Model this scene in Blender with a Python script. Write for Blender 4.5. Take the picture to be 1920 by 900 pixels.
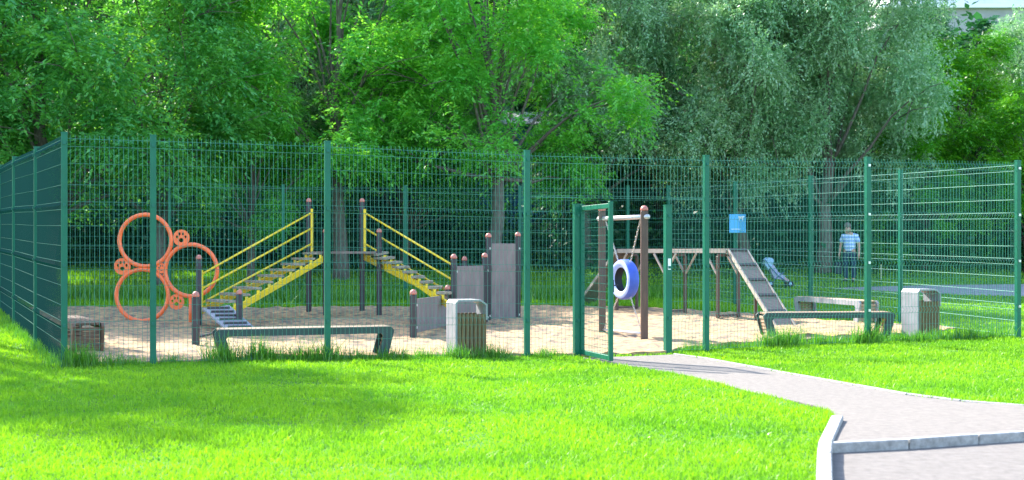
import bpy, bmesh, math, random
import numpy as np
from mathutils import Vector, Matrix, noise
from mathutils.geometry import delaunay_2d_cdt
R = math.radians
random.seed(7); rng = np.random.default_rng(7)
S = bpy.context.scene
for o in list(bpy.data.objects): bpy.data.objects.remove(o)
col = S.collection
# ------------------------------------------------------------ camera, sky, sun, exposure
F = 2250.0; EYE = 1.5; HZ = 473.0
cam_d = bpy.data.cameras.new('camera'); cam = bpy.data.objects.new('camera', cam_d); col.objects.link(cam)
cam.location = (0, 0, EYE); cam.rotation_euler = (R(90), 0, 0)
cam_d.sensor_width = 36; cam_d.lens = F / 1920 * 36; cam_d.shift_y = (HZ - 450) / 1920
cam_d.clip_end = 3000; cam_d.clip_start = .1
cam_d.dof.use_dof = True; cam_d.dof.focus_distance = 18.0; cam_d.dof.aperture_fstop = 2.2
S.camera = cam
SUN_EL = 40.0; SH = Vector((.68, -.73, 0)).normalized()      # horizontal way the shadows run
w = bpy.data.worlds.new('World'); S.world = w; w.use_nodes = True
nt = w.node_tree; bg = nt.nodes['Background']
sky = nt.nodes.new('ShaderNodeTexSky'); sky.sky_type = 'NISHITA'; sky.sun_disc = False
sky.sun_elevation = R(SUN_EL); sky.sun_rotation = math.atan2(-SH.x, -SH.y)
sky.air_density = 1.0; sky.dust_density = 1.0
nt.links.new(sky.outputs[0], bg.inputs[0]); bg.inputs[1].default_value = .15
sl = bpy.data.lights.new('sun', 'SUN'); so = bpy.data.objects.new('sun', sl); col.objects.link(so)
sl.energy = 3.35; sl.angle = R(.55); sl.color = (1, .955, .86)
dv = Vector((SH.x * math.cos(R(SUN_EL)), SH.y * math.cos(R(SUN_EL)), -math.sin(R(SUN_EL))))
so.rotation_euler = dv.to_track_quat('-Z', 'Y').to_euler(); so.location = (-30, 30, 40)
S.view_settings.view_transform = 'Standard'; S.view_settings.look = 'None'
S.view_settings.exposure = 2.32; S.view_settings.gamma = 1
S.render.engine = 'CYCLES'
S.cycles.max_bounces = 8; S.cycles.transparent_max_bounces = 8

# ------------------------------------------------------------ ground shape
def ss(a, b, v):
    t = np.clip((v - a) / (b - a), 0, 1); return t * t * (3 - 2 * t)
def H(x, y):
    z = .20 * ss(18, 31, y) + .42 * ss(31, 38.5, y) + 1.3 * ss(38, 50, y) + 5 * ss(50, 90, y)
    z = z + .12 * ss(-5.5, -9, x) * ss(15, 18, y)
    z = z - .07 * np.exp(-(((x - 1.7) ** 2 + (y - 17.6) ** 2) / (2 * 2.2 ** 2)))
    return z
def h(x, y): return float(H(np.float64(x), np.float64(y)))
def G(px, py, up=0.0):                      # a ground point of the place, measured from the photograph's own geometry
    y = (EYE - up) * F / (py - HZ)
    lo, hi = 4., 70.
    for _ in range(40):
        y = (lo + hi) / 2
        if (EYE - up - h((px - 960) * y / F, y)) * F / y > py - HZ: lo = y
        else: hi = y
    return Vector(((px - 960) * y / F, y, h((px - 960) * y / F, y)))
def A(px, py, Y): return Vector(((px - 960) * Y / F, Y, EYE - (py - HZ) * Y / F))

# ------------------------------------------------------------ materials
def mat(name, base, rough=.6, var=None, scale=6., metal=0., bump=0., bscale=40., detail=6., spec=.5, stretch=None, coat=0, pts=(.35, .68)):
    m = bpy.data.materials.new(name); m.use_nodes = True; n = m.node_tree.nodes; l = m.node_tree.links
    b = n['Principled BSDF']; b.inputs['Roughness'].default_value = rough; b.inputs['Metallic'].default_value = metal
    b.inputs['Specular IOR Level'].default_value = spec; b.inputs['Coat Weight'].default_value = coat
    tc = n.new('ShaderNodeTexCoord'); mp = n.new('ShaderNodeMapping'); l.new(tc.outputs['Object'], mp.inputs[0])
    if stretch: mp.inputs['Scale'].default_value = stretch
    if var:
        t = n.new('ShaderNodeTexNoise'); t.inputs['Scale'].default_value = scale; t.inputs['Detail'].default_value = detail
        t.inputs['Roughness'].default_value = .65; l.new(mp.outputs[0], t.inputs['Vector'])
        r = n.new('ShaderNodeValToRGB'); r.color_ramp.elements[0].position = pts[0]; r.color_ramp.elements[1].position = pts[1]
        r.color_ramp.elements[0].color = (*var, 1); r.color_ramp.elements[1].color = (*base, 1)
        l.new(t.outputs[0], r.inputs[0]); l.new(r.outputs[0], b.inputs['Base Color'])
    else: b.inputs['Base Color'].default_value = (*base, 1)
    if bump:
        t2 = n.new('ShaderNodeTexNoise'); t2.inputs['Scale'].default_value = bscale; t2.inputs['Detail'].default_value = 5
        l.new(mp.outputs[0], t2.inputs['Vector'])
        bp = n.new('ShaderNodeBump'); bp.inputs['Strength'].default_value = bump; bp.inputs['Distance'].default_value = .02
        l.new(t2.outputs[0], bp.inputs['Height']); l.new(bp.outputs[0], b.inputs['Normal'])
    return m
def leafmat(name, c1, c2, trans, tint, gloss=.06, patch=None, pscale=.7, tmul=1.0):
    m = bpy.data.materials.new(name); m.use_nodes = True; n = m.node_tree.nodes; l = m.node_tree.links
    n.remove(n['Principled BSDF']); out = n['Material Output']
    g = n.new('ShaderNodeNewGeometry'); r = n.new('ShaderNodeValToRGB')
    r.color_ramp.elements[0].color = (*c1, 1); r.color_ramp.elements[1].color = (*c2, 1)
    l.new(g.outputs['Random Per Island'], r.inputs[0]); colr = r.outputs[0]
    if patch:
        tc = n.new('ShaderNodeTexCoord'); t = n.new('ShaderNodeTexNoise'); t.inputs['Scale'].default_value = pscale; t.inputs['Detail'].default_value = 5
        l.new(tc.outputs['Object'], t.inputs['Vector'])
        rr = n.new('ShaderNodeValToRGB'); rr.color_ramp.elements[0].position = .45; rr.color_ramp.elements[1].position = .62
        l.new(t.outputs[0], rr.inputs[0])
        mx = n.new('ShaderNodeMix'); mx.data_type = 'RGBA'; l.new(rr.outputs[0], mx.inputs['Factor'])
        l.new(colr, mx.inputs['A']); mx.inputs['B'].default_value = (*patch, 1); 
        mm = n.new('ShaderNodeMix'); mm.data_type = 'RGBA'; mm.inputs['Factor'].default_value = .5
        l.new(colr, mm.inputs['A']); l.new(mx.outputs['Result'], mm.inputs['B']); colr = mm.outputs['Result']
    d = n.new('ShaderNodeBsdfDiffuse'); tr = n.new('ShaderNodeBsdfTranslucent'); gl = n.new('ShaderNodeBsdfGlossy'); gl.inputs['Roughness'].default_value = .45
    l.new(colr, d.inputs[0])
    mt = n.new('ShaderNodeMix'); mt.data_type = 'RGBA'; mt.blend_type = 'MULTIPLY'; mt.inputs['Factor'].default_value = 1
    l.new(colr, mt.inputs['A']); mt.inputs['B'].default_value = (*tint, 1); l.new(mt.outputs['Result'], tr.inputs[0])
    m1 = n.new('ShaderNodeMixShader'); m1.inputs[0].default_value = trans; l.new(d.outputs[0], m1.inputs[1]); l.new(tr.outputs[0], m1.inputs[2])
    m2 = n.new('ShaderNodeMixShader'); m2.inputs[0].default_value = gloss; l.new(m1.outputs[0], m2.inputs[1]); l.new(gl.outputs[0], m2.inputs[2])
    l.new(m2.outputs[0], out.inputs[0]); return m
M = {}
M['soil'] = mat('soil_grass', (.055, .19, .012), .95, (.03, .10, .012), 3.0, bump=.5, bscale=60)
M['sand'] = mat('sand', (.50, .305, .145), .95, (.17, .125, .09), 5.0, bump=1., bscale=11, detail=11, pts=(.40, .60))
M['path'] = mat('pale_asphalt', (.195, .172, .152), .92, (.135, .118, .105), 14, bump=.35, bscale=160, detail=12)
M['asphalt'] = mat('grey_asphalt', (.185, .163, .147), .92, (.125, .111, .10), 12, bump=.4, bscale=140, detail=12)
M['farpath'] = mat('far_asphalt', (.30, .29, .30), .9, (.24, .23, .24), 2)
M['concrete'] = mat('kerb_concrete', (.36, .355, .34), .85, (.20, .195, .185), 16, bump=.3, bscale=60)
M['green'] = mat('green_paint', (.002, .13, .075), .45, (.002, .105, .06), 3, spec=.3)
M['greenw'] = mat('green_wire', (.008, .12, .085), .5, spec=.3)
M['rail'] = mat('sheen_green_wire', (.02, .17, .12), .45)  # horizontal wires: same paint, lightened to carry a specular sheen in the colour
M['greend'] = mat('shaded_green_wire', (.002, .055, .045), .55, spec=.2)  # left fence wires: darker copy of the green, shade set into the colour
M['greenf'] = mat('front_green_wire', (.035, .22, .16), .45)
M['railp'] = mat('sheen_pale_wire', (.28, .50, .40), .4)  # right fence horizontals: strong specular sheen painted as a pale base colour
M['bright'] = mat('galvanised_clip', (.6, .65, .62), .35, metal=.3)
M['orange'] = mat('orange_paint', (.95, .17, .045), .4, (.84, .14, .035), 5, coat=.2)
M['yellow'] = mat('yellow_paint', (.88, .62, .015), .42, (.68, .50, .02), 6)
M['post'] = mat('dark_post', (.05, .042, .05), .6, (.03, .026, .03), 9, stretch=(4, 4, .5))
M['postb'] = mat('brown_post', (.115, .065, .05), .55, (.075, .045, .036), 9, stretch=(4, 4, .5))
M['cap'] = mat('pink_cap', (.50, .17, .13), .5)
M['panel'] = mat('taupe_board', (.235, .19, .185), .75, (.16, .13, .128), 5, stretch=(1, 1, .4), bump=.2)
M['tread'] = mat('weathered_tread', (.38, .33, .25), .8, (.16, .13, .10), 6, stretch=(3, 3, 3), bump=.2)
M['plank'] = mat('weathered_plank', (.27, .205, .17), .8, (.15, .115, .095), 9, stretch=(1, 6, 1), bump=.3)
M['lightboard'] = mat('light_grey_board', (.30, .30, .33), .7, (.22, .22, .25), 6)
M['dark'] = mat('dark_cleat', (.05, .045, .05), .7)
M['paleedge'] = mat('pale_edge', (.42, .35, .29), .7, (.30, .25, .21), 8)
M['steel'] = mat('pale_pipe', (.55, .54, .55), .4, metal=.4)
M['chain'] = mat('chain_steel', (.6, .55, .5), .4, metal=.5)
M['tyre'] = mat('blue_tyre', (.06, .13, .62), .55, (.045, .10, .50), 9, bump=.2)
M['tyrew'] = mat('white_blue_sidewall', (.42, .50, .78), .55, (.26, .34, .68), 9)
M['black'] = mat('black_rubber', (.012, .014, .03), .6)
M['benchframe'] = mat('bench_frame_dark', (.012, .045, .052), .4, (.01, .035, .04), 5)
M['benchpale'] = mat('bench_frame_pale', (.30, .30, .32), .5, (.23, .23, .25), 6)
M['benchwood'] = mat('bench_wood', (.42, .30, .20), .65, (.26, .17, .11), 8, stretch=(.6, 5, 5), bump=.2)
M['backlitwood'] = mat('bench_wood_backlit', (.17, .09, .055), .65, (.09, .05, .032), 8, bump=.2)  # wood of the left corner bench, darkened to paint in its backlit shade
M['binmetal'] = mat('bin_metal', (.29, .29, .31), .5, (.21, .21, .23), 4)
M['binwood'] = mat('bin_wood', (.19, .115, .045), .65, (.10, .062, .026), 10, stretch=(5, 5, .6), bump=.2)
M['bin_in'] = mat('bin_inner', (.07, .06, .07), .8)
M['sign'] = mat('sign_blue', (.07, .42, .78), .4)
M['white'] = mat('white_print', (.85, .87, .88), .5)
M['bark'] = mat('bark', (.13, .10, .08), .9, (.05, .04, .033), 7, stretch=(3, 3, .7), bump=.8, bscale=14)
M['barkg'] = mat('grey_bark', (.20, .17, .15), .9, (.09, .075, .065), 7, stretch=(3, 3, .7), bump=.8, bscale=14)
M['grass'] = leafmat('grass_blade', (.145, .37, .014), (.29, .55, .022), .45, (1.2, 1.1, .5), .025, patch=(.06, .27, .02), pscale=.55)
M['tall'] = leafmat('tall_grass', (.05, .22, .015), (.14, .38, .02), .4, (1.15, 1.1, .6), .05)
M['maple'] = leafmat('maple_leaf', (.055, .30, .09), (.15, .50, .13), .45, (1.7, 1.3, .4), .05, patch=(.20, .56, .08), pscale=.55)
M['vivid'] = leafmat('vivid_leaf', (.035, .27, .010), (.13, .46, .02), .45, (1.5, 1.2, .4), .05, patch=(.22, .52, .01), pscale=.6)
M['willow'] = leafmat('willow_leaf', (.13, .34, .15), (.33, .54, .29), .35, (1.1, 1.2, .7), .09, patch=(.38, .54, .32), pscale=.6)
M['bmaple'] = leafmat('bright_maple_leaf', (.09, .42, .07), (.20, .62, .11), .5, (1.6, 1.25, .5), .04, patch=(.24, .64, .08), pscale=.6)
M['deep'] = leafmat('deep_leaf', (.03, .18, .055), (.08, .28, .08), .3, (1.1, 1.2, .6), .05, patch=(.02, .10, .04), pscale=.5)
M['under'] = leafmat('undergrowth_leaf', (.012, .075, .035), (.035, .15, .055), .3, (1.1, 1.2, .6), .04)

# ------------------------------------------------------------ mesh helpers
def link(o, parent=None):
    col.objects.link(o)
    if parent: o.parent = parent
    return o
def tag(o, label=None, cat=None, group=None, kind=None):
    for k, v in (('label', label), ('category', cat), ('group', group), ('kind', kind)):
        if v: o[k] = v
    return o
def empty(name, loc, rz=0.):
    e = bpy.data.objects.new(name, None); e.empty_display_size = .2
    e.location = loc; e.rotation_euler = (0, 0, rz); return link(e)
def origin(p):
    v = Vector((0, 0, 0))
    while p: v = v + p.location; p = p.parent
    return v
class MB:
    def __init__(s): s.v = []; s.f = []
    def add(s, vs, fs):
        k = len(s.v); s.v += [tuple(a) for a in vs]; s.f += [tuple(i + k for i in f) for f in fs]; return s
    def obox(s, c, ax, ay, az, bev=0.):                       # centre and three half axes
        c, ax, ay, az = (Vector(a) for a in (c, ax, ay, az))
        if not bev:
            vs = [c + i * ax + j * ay + k * az for i in (-1, 1) for j in (-1, 1) for k in (-1, 1)]
            return s.add(vs, [(0, 1, 3, 2), (4, 6, 7, 5), (0, 4, 5, 1), (2, 3, 7, 6), (0, 2, 6, 4), (1, 5, 7, 3)])
        bm = bmesh.new(); bmesh.ops.create_cube(bm, size=2)
        L = [ax.length, ay.length, az.length]
        for q in bm.verts: q.co = Vector((q.co.x * L[0], q.co.y * L[1], q.co.z * L[2]))
        bmesh.ops.bevel(bm, geom=bm.edges[:], offset=min(bev, min(L) * .8), segments=1, affect='EDGES')
        u = [ax.normalized(), ay.normalized(), az.normalized()]
        vs = [c + q.co.x * u[0] + q.co.y * u[1] + q.co.z * u[2] for q in bm.verts]
        bm.verts.index_update(); fs = [[q.index for q in f.verts] for f in bm.faces]; bm.free(); return s.add(vs, fs)
    def box(s, x0, x1, y0, y1, z0, z1, bev=0.):
        return s.obox(((x0 + x1) / 2, (y0 + y1) / 2, (z0 + z1) / 2), ((x1 - x0) / 2, 0, 0), (0, (y1 - y0) / 2, 0), (0, 0, (z1 - z0) / 2), bev)
    def bar(s, p, q, wd, ht, side=None, bev=0.):              # a beam from p to q
        p, q = Vector(p), Vector(q); d = q - p
        sd = Vector(side) if side is not None else d.cross(Vector((0, 0, 1)))
        if sd.length < 1e-5: sd = Vector((1, 0, 0))
        sd = (sd - d * (sd.dot(d) / d.dot(d))).normalized(); up = sd.cross(d).normalized()
        return s.obox((p + q) / 2, d / 2, sd * wd / 2, up * ht / 2, bev)
    def tube(s, pts, r, n=8, cap=True):
        pts = [Vector(p) for p in pts]; rs = r if isinstance(r, (list, tuple)) else [r] * len(pts)
        vs = []; fs = []; ref = None
        for i, p in enumerate(pts):
            d = (pts[min(i + 1, len(pts) - 1)] - pts[max(i - 1, 0)]).normalized()
            if ref is None: ref = d.orthogonal().normalized()
            ref = (ref - d * ref.dot(d)).normalized(); b = d.cross(ref)
            for k in range(n):
                a = 2 * math.pi * k / n; vs.append(p + (ref * math.cos(a) + b * math.sin(a)) * rs[i])
        for i in range(len(pts) - 1):
            for k in range(n): fs.append((i * n + k, i * n + (k + 1) % n, (i + 1) * n + (k + 1) % n, (i + 1) * n + k))
        if cap: fs.append(tuple(range(n))[::-1]); fs.append(tuple((len(pts) - 1) * n + k for k in range(n)))
        return s.add(vs, fs)
    def lathe(s, c, axis, prof, n=24, close=False):            # prof: (radius, height along the axis)
        c = Vector(c); ax = Vector(axis).normalized(); u = ax.orthogonal().normalized(); v = ax.cross(u); vs = []; fs = []
        for r, t in prof:
            for k in range(n):
                a = 2 * math.pi * k / n; vs.append(c + ax * t + (u * math.cos(a) + v * math.sin(a)) * r)
        m = len(prof)
        for i in range(m if close else m - 1):
            j = (i + 1) % m
            for k in range(n): fs.append((i * n + k, i * n + (k + 1) % n, j * n + (k + 1) % n, j * n + k))
        return s.add(vs, fs)
    def ball(s, c, r, n=12, sq=1., m=7):
        return s.lathe(c, (0, 0, 1), [(max(r * math.sin(math.pi * i / m), .0005), -r * sq * math.cos(math.pi * i / m)) for i in range(m + 1)], n)
    def ring(s, c, axis, R_, r, n=48, k=10):
        return s.lathe(c, axis, [(R_ + r * math.cos(2 * math.pi * i / k), r * math.sin(2 * math.pi * i / k)) for i in range(k)], n, True)
    def prism(s, poly, o, u, v, w_):                           # outline poly in (u,v) at o, extruded by w_
        o, u, v, w_ = (Vector(a) for a in (o, u, v, w_)); n = len(poly)
        a = [o + u * p[0] + v * p[1] for p in poly]; vs = a + [p + w_ for p in a]
        return s.add(vs, [tuple(range(n))[::-1], tuple(range(n, 2 * n))] + [(i, (i + 1) % n, n + (i + 1) % n, n + i) for i in range(n)])
    def build(s, name, m, parent=None, smooth=False, org=None):
        og = (origin(parent) if parent else Vector((0, 0, 0))) if org is None else Vector(org)
        me = bpy.data.meshes.new(name); me.from_pydata([(a[0] - og.x, a[1] - og.y, a[2] - og.z) for a in s.v], [], s.f)
        bm = bmesh.new(); bm.from_mesh(me); bmesh.ops.recalc_face_normals(bm, faces=bm.faces); bm.to_mesh(me); bm.free()
        me.materials.append(m)
        if smooth: me.polygons.foreach_set('use_smooth', [True] * len(me.polygons))
        o = bpy.data.objects.new(name, me); link(o, parent)
        if parent is None and og.length: o.location = og
        return o
Z0 = Vector((0, 0, 0))
def children(o): return [c for c in col.objects if c.parent == o]
def copy_tree(o, parent=None):
    c = o.copy(); col.objects.link(c); c.parent = parent
    for ch in children(o): copy_tree(ch, c)
    return c
def npmesh(name, V, Fq, m, parent=None, smooth=False):
    me = bpy.data.meshes.new(name); nv = len(V); k = Fq.shape[1]; nf = len(Fq)
    me.vertices.add(nv); me.vertices.foreach_set('co', V.astype(np.float32).ravel())
    me.loops.add(nf * k); me.loops.foreach_set('vertex_index', Fq.astype(np.int32).ravel())
    me.polygons.add(nf); me.polygons.foreach_set('loop_start', np.arange(0, nf * k, k, dtype=np.int32))
    me.update(calc_edges=True); me.materials.append(m)
    return link(bpy.data.objects.new(name, me), parent)
def inpoly(x, y, poly):
    c = np.zeros(len(x), bool); n = len(poly); j = n - 1
    for i in range(n):
        xi, yi = poly[i][0], poly[i][1]; xj, yj = poly[j][0], poly[j][1]
        if yi != yj: c ^= ((yi > y) != (yj > y)) & (x < (xj - xi) * (y - yi) / (yj - yi) + xi)
        j = i
    return c

# ------------------------------------------------------------ the setting: ground, sand, paths
gx = np.concatenate([[-900, -400, -200, -100, -60], np.arange(-40, 40.1, .5), [60, 100, 200, 400, 900]])
gy = np.concatenate([[-300, -100, -40, -10, 0], np.arange(4, 60.1, .5), [66, 74, 82, 90, 120, 200, 400, 1200]])
XX, YY = np.meshgrid(gx, gy); ZZ = H(XX, YY)
V = np.stack([XX.ravel(), YY.ravel(), ZZ.ravel()], 1); nx = len(gx)
idx = np.arange(len(V)).reshape(XX.shape)
Fq = np.stack([idx[:-1, :-1].ravel(), idx[:-1, 1:].ravel(), idx[1:, 1:].ravel(), idx[1:, :-1].ravel()], 1)
ground = npmesh('ground', V, Fq, M['soil']); ground.data.polygons.foreach_set('use_smooth', [True] * len(Fq)); tag(ground, kind='structure')

def sheet(name, poly, zf, res, m):
    pts = []
    n = len(poly)
    for i in range(n):
        a, b = Vector(poly[i][:2]), Vector(poly[(i + 1) % n][:2]); k = max(1, int((b - a).length / res))
        pts += [a.lerp(b, j / k) for j in range(k)]
    ring = [tuple(p) for p in pts]; m0 = len(ring)
    xs = [p[0] for p in ring]; ys = [p[1] for p in ring]
    X, Y = np.meshgrid(np.arange(min(xs), max(xs), res), np.arange(min(ys), max(ys), res)); X = X.ravel(); Y = Y.ravel()
    X = X + rng.uniform(-.2, .2, len(X)) * res; Y = Y + rng.uniform(-.2, .2, len(Y)) * res
    k = inpoly(X, Y, ring); inner = [Vector((a, b)) for a, b in zip(X[k], Y[k])]
    vs, _, fs, *_ = delaunay_2d_cdt([Vector(p) for p in ring] + inner, [(i, (i + 1) % m0) for i in range(m0)], [], 1, 1e-5)
    me = bpy.data.meshes.new(name); me.from_pydata([(p.x, p.y, zf(p.x, p.y)) for p in vs], [], [tuple(f) for f in fs])
    bm = bmesh.new(); bm.from_mesh(me); bmesh.ops.recalc_face_normals(bm, faces=bm.faces)
    if sum(f.normal.z for f in bm.faces) < 0: bmesh.ops.reverse_faces(bm, faces=bm.faces)
    e = [q for q in bm.edges if q.is_boundary]; ex = bmesh.ops.extrude_edge_only(bm, edges=e)
    for q in [q for q in ex['geom'] if isinstance(q, bmesh.types.BMVert)]: q.co.z -= .12
    bm.to_mesh(me); bm.free(); me.materials.append(m)
    return tag(link(bpy.data.objects.new(name, me)), kind='structure')

# fence corners (metres)
P0 = Vector((-5.82, 15.6)); P6 = Vector((8.70, 20.64)); FD = (P6 - P0).normalized(); FN = Vector((-FD.y, FD.x))
def on_front(px):
    t = (px - 960) / F; a = (t * P0.y - P0.x) / (FD.x - t * FD.y); return P0 + FD * a
def on_line(px, a, b):
    d = b - a; t = (px - 960) / F; k = (t * a.y - a.x) / (d.x - t * d.y); return a + d * k
sand_poly = [P0 + FN * .25 + FD * .4, on_front(500) + FN * .12, on_front(900) + FN * .15, on_front(1085) - FN * .05, on_front(1250) - FN * .05, on_front(1300) + FN * .35,
             on_front(1430) + FN * .75, on_front(1640) + FN * .7, on_front(1790) + FN * 1.0]
sand_poly += [G(*p).xy for p in ((1795, 618), (1640, 609), (1500, 600), (1400, 592), (1290, 584), (1160, 578), (1000, 577), (600, 578), (200, 579), (40, 580))]
sand_poly += [Vector((-7.7, 19.6))]
lump = lambda x, y: .03 * min(0, noise.noise(Vector((x * 2.1, y * 2.1, 8)))) + .026 * noise.noise(Vector((x * 3.2, y * 3.2, 1))) + .03 * noise.noise(Vector((x * 7, y * 7, 4))) + .02 * noise.noise(Vector((x * .8, y * .8, 2)))
sheet('sand', sand_poly, lambda x, y: h(x, y) + .05 + lump(x, y), .11, M['sand'])
left_edge = [G(*p).xy for p in ((1092, 672), (1150, 684), (1220, 694), (1300, 708), (1400, 735), (1480, 752), (1540, 768), (1562, 778))]
right_edge = [G(*p).xy for p in ((1262, 666), (1320, 674), (1400, 689), (1500, 707), (1600, 725), (1700, 743), (1800, 756), (1920, 765), (2200, 785))]
KT = .085
def GK(px, py, z=KT): y = (EYE - z) * F / (py - HZ); return Vector(((px - 960) * y / F, y))
cross = [GK(1548, 829), GK(1700, 822), GK(1830, 813), GK(1925, 807), GK(2300, 790)]
leftk = [GK(1545, 1300), GK(1546, 1000), GK(1546, 900), GK(1546, 850), GK(1548, 829), GK(1570, 781)]
path_poly = left_edge + [leftk[-1], cross[0]] + cross[1:] + right_edge[::-1]
def upz(x, y):
    d = y - (cross[0].y + (x - cross[0].x) * .05)
    return h(x, y) + .012 + .055 * float(1 - ss(.2, 3.5, np.float64(d)))
sheet('footpath', path_poly, upz, .25, M['path'])
low_poly = [leftk[0], leftk[1], leftk[2], leftk[3], cross[0]] + cross[1:] + [Vector((14, 9)), Vector((14, 1.5)), Vector((1, 1.5))]
low_poly = [Vector(p) for p in low_poly]
sheet('pavement', low_poly, lambda x, y: h(x, y) + .008, .5, M['asphalt'])
far_poly = [G(*p).xy for p in ((1560, 541), (1640, 538), (1760, 535), (1960, 533), (2150, 532), (2150, 560), (1960, 557), (1800, 553), (1660, 546))]
sheet('path', far_poly, lambda x, y: h(x, y) + .012, .5, M['farpath'])

def kerb(name, pts, wd, z0, z1, label, cat='kerb', m='concrete', blk=1.0):
    mb = MB(); pts = [Vector(p) for p in pts]
    for a, b in zip(pts[:-1], pts[1:]):
        k = max(1, round((b - a).length / blk)); 
        for i in range(k):
            p, q = a.lerp(b, i / k), a.lerp(b, (i + 1) / k); d = (q - p).normalized() * .004
            p2, q2 = p + d, q - d; zz = random.uniform(-.003, .003)
            mb.bar((p2.x, p2.y, (z0 + z1) / 2 + h(*p2) + zz), (q2.x, q2.y, (z0 + z1) / 2 + h(*q2) + zz), wd, z1 - z0, bev=.008)
    o = mb.build(name, M[m]); return tag(o, label, cat)
kerb('kerb', leftk, .10, -.1, KT + .012, 'pale concrete kerb along the lawn bending at the lower pavement')
kerb('kerb', cross, .075, -.1, KT, 'pale concrete kerb crossing between the footpath and the lower pavement')
kerb('edging', [p + Vector((.02, .02)) for p in right_edge], .05, -.1, .03, 'thin white edging strip on the far side of the footpath', 'edging')

# ------------------------------------------------------------ fence
HT = 3.05; FOLDS = (.54, 1.32, 2.11, 2.93)
def singles():
    r = [.05, .30]
    for a, b in zip(FOLDS[:-1], FOLDS[1:]): r += [a + (b - a) / 3, a + 2 * (b - a) / 3]
    return r
def wires(mb, p, q, mr=None, *, z0=.04, z1=3.03, folds=FOLDS, hs=None, out=1, sp=.06, r=.0031, rot=45):
    p3 = Vector((p.x, p.y, h(*p))); q3 = Vector((q.x, q.y, h(*q))); d = q3 - p3; L = d.length
    n = Vector((-d.y, d.x, 0)).normalized() * out; k = int(L / sp)
    zs = [(z0, 0)]
    for f in folds: zs += [(f - .05, 0), (f, .042), (f + .05, 0)]
    zs.append((z1, 0))
    for i in range(1, k):
        b = p3 + d * ((i + .5 * ((L / sp) % 1)) / (L / sp))
        mb.tube([b + n * o + Vector((0, 0, z)) for z, o in zs], r, 4, False)
    mr = mr or mb
    for f in folds:
        for z, o in ((f - .05, .004), (f + .05, .004)):
            mr.tube([p3 + n * o + Vector((0, 0, z)), q3 + n * o + Vector((0, 0, z))], .0044 if p.y > 20 else .0038, 4, False)
    for z in (hs if hs is not None else singles()):
        mr.tube([p3 + n * .004 + Vector((0, 0, z)), q3 + n * .004 + Vector((0, 0, z))], .0045 if p.y > 20 else .0030, 4, False)
def fence(name, label, pts, width=.08, spans=None, out=-1, group='green mesh fences round the dog run', extra=None, r=.0031, skip_post=(), wm='greenw'):
    root = empty(name, (pts[0].x, pts[0].y, h(*pts[0])))
    tag(root, label, 'fence', group)
    for i, p in enumerate(pts):
        if i in skip_post: continue
        post(root, p, pts[min(i + 1, len(pts) - 1)] - pts[max(i - 1, 0)], width, HT, out)
    for i, (a, b) in enumerate(zip(pts[:-1], pts[1:])):
        if spans and i in spans: continue
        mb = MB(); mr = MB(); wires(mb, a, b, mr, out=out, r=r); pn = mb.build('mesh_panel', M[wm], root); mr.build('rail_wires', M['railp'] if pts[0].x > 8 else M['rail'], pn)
    return root
def post(root, p, d, width, ht, out):
    d = Vector((d.x, d.y)).normalized(); n = Vector((-d.y, d.x)) * out; b = h(*p)
    mb = MB(); c = p + n * -.0
    mb.obox((c.x, c.y, b + ht / 2 - .1), (d.x * width / 2, d.y * width / 2, 0), (n.x * width / 2, n.y * width / 2, 0), (0, 0, ht / 2 + .1), .006)
    mb.obox((c.x, c.y, b + ht + .004), (d.x * (width / 2 + .003), d.y * (width / 2 + .003), 0), (n.x * (width / 2 + .003), n.y * (width / 2 + .003), 0), (0, 0, .008))
    po = mb.build('post', M['green'], root)
    for z in (.55, 1.33, 2.12, 2.92):
        if z > ht: continue
        k = c + n * (width / 2 + .008) * (-1 if p.y > 23 else 1); cl = MB()
        cl.obox((k.x, k.y, b + z), (d.x * .02, d.y * .02, 0), (n.x * .009, n.y * .009, 0), (0, 0, .02))
        cl.build('clip', M['bright'] if p.x > 5 else M['greenw'], po)
    return po
p1, p2, p3, p4, p5 = (on_front(a) for a in (287, 614, 988, 1324, 1627))
gh, gf = on_front(1082), on_front(1252)
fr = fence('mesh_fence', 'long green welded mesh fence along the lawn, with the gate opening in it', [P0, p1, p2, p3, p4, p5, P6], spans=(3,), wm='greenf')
GT = 2.28
for q in (gh, gf): post(fr, q, FD, .105, GT, -1)
for a, b in ((p3, gh), (gf, p4)):
    mb = MB(); wires(mb, a, b, z1=2.40, folds=FOLDS[:3], hs=[z for z in singles() if z < 2.4], out=-1); mb.build('mesh_panel', M['greenf'], fr)
mb = MB(); wires(mb, p3, p4, z0=2.36, z1=3.03, folds=(2.93,), hs=[2.37, 2.40, 2.65], out=-1); mb.build('mesh_panel', M['greenf'], fr)
mb = MB(); a = gf - FN * .058
mb.obox((a.x, a.y, h(*a) + 1.38), FD.to_3d() * .024, FN.to_3d() * .002, (0, 0, .085)); mb.build('sticker', M['white'], fr)
L = [P0, Vector((-7.31, 18.45)), Vector((-8.91, 21.5)), Vector((-10.4, 24.4)), Vector((-11.85, 27.2)), Vector((-13.2, 29.9))]
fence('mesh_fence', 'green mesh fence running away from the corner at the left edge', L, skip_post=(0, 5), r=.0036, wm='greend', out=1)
Rt = [P6, Vector((7.76, 23.96)), Vector((6.67, 26.8)), Vector((5.56, 29.9)), Vector((4.31, 33.1))]
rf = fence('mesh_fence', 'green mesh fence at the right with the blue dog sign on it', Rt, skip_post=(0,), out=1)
bl, br = Vector((-13.2, 29.9)), Vector((4.31, 33.1))
B = [bl] + [on_line(a, bl, br) for a in (120, 318, 531, 760, 975, 1177)] + [br]
fence('mesh_fence', 'green mesh fence at the back of the sand, in front of the trees', B, skip_post=(7,), out=-1)
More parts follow.
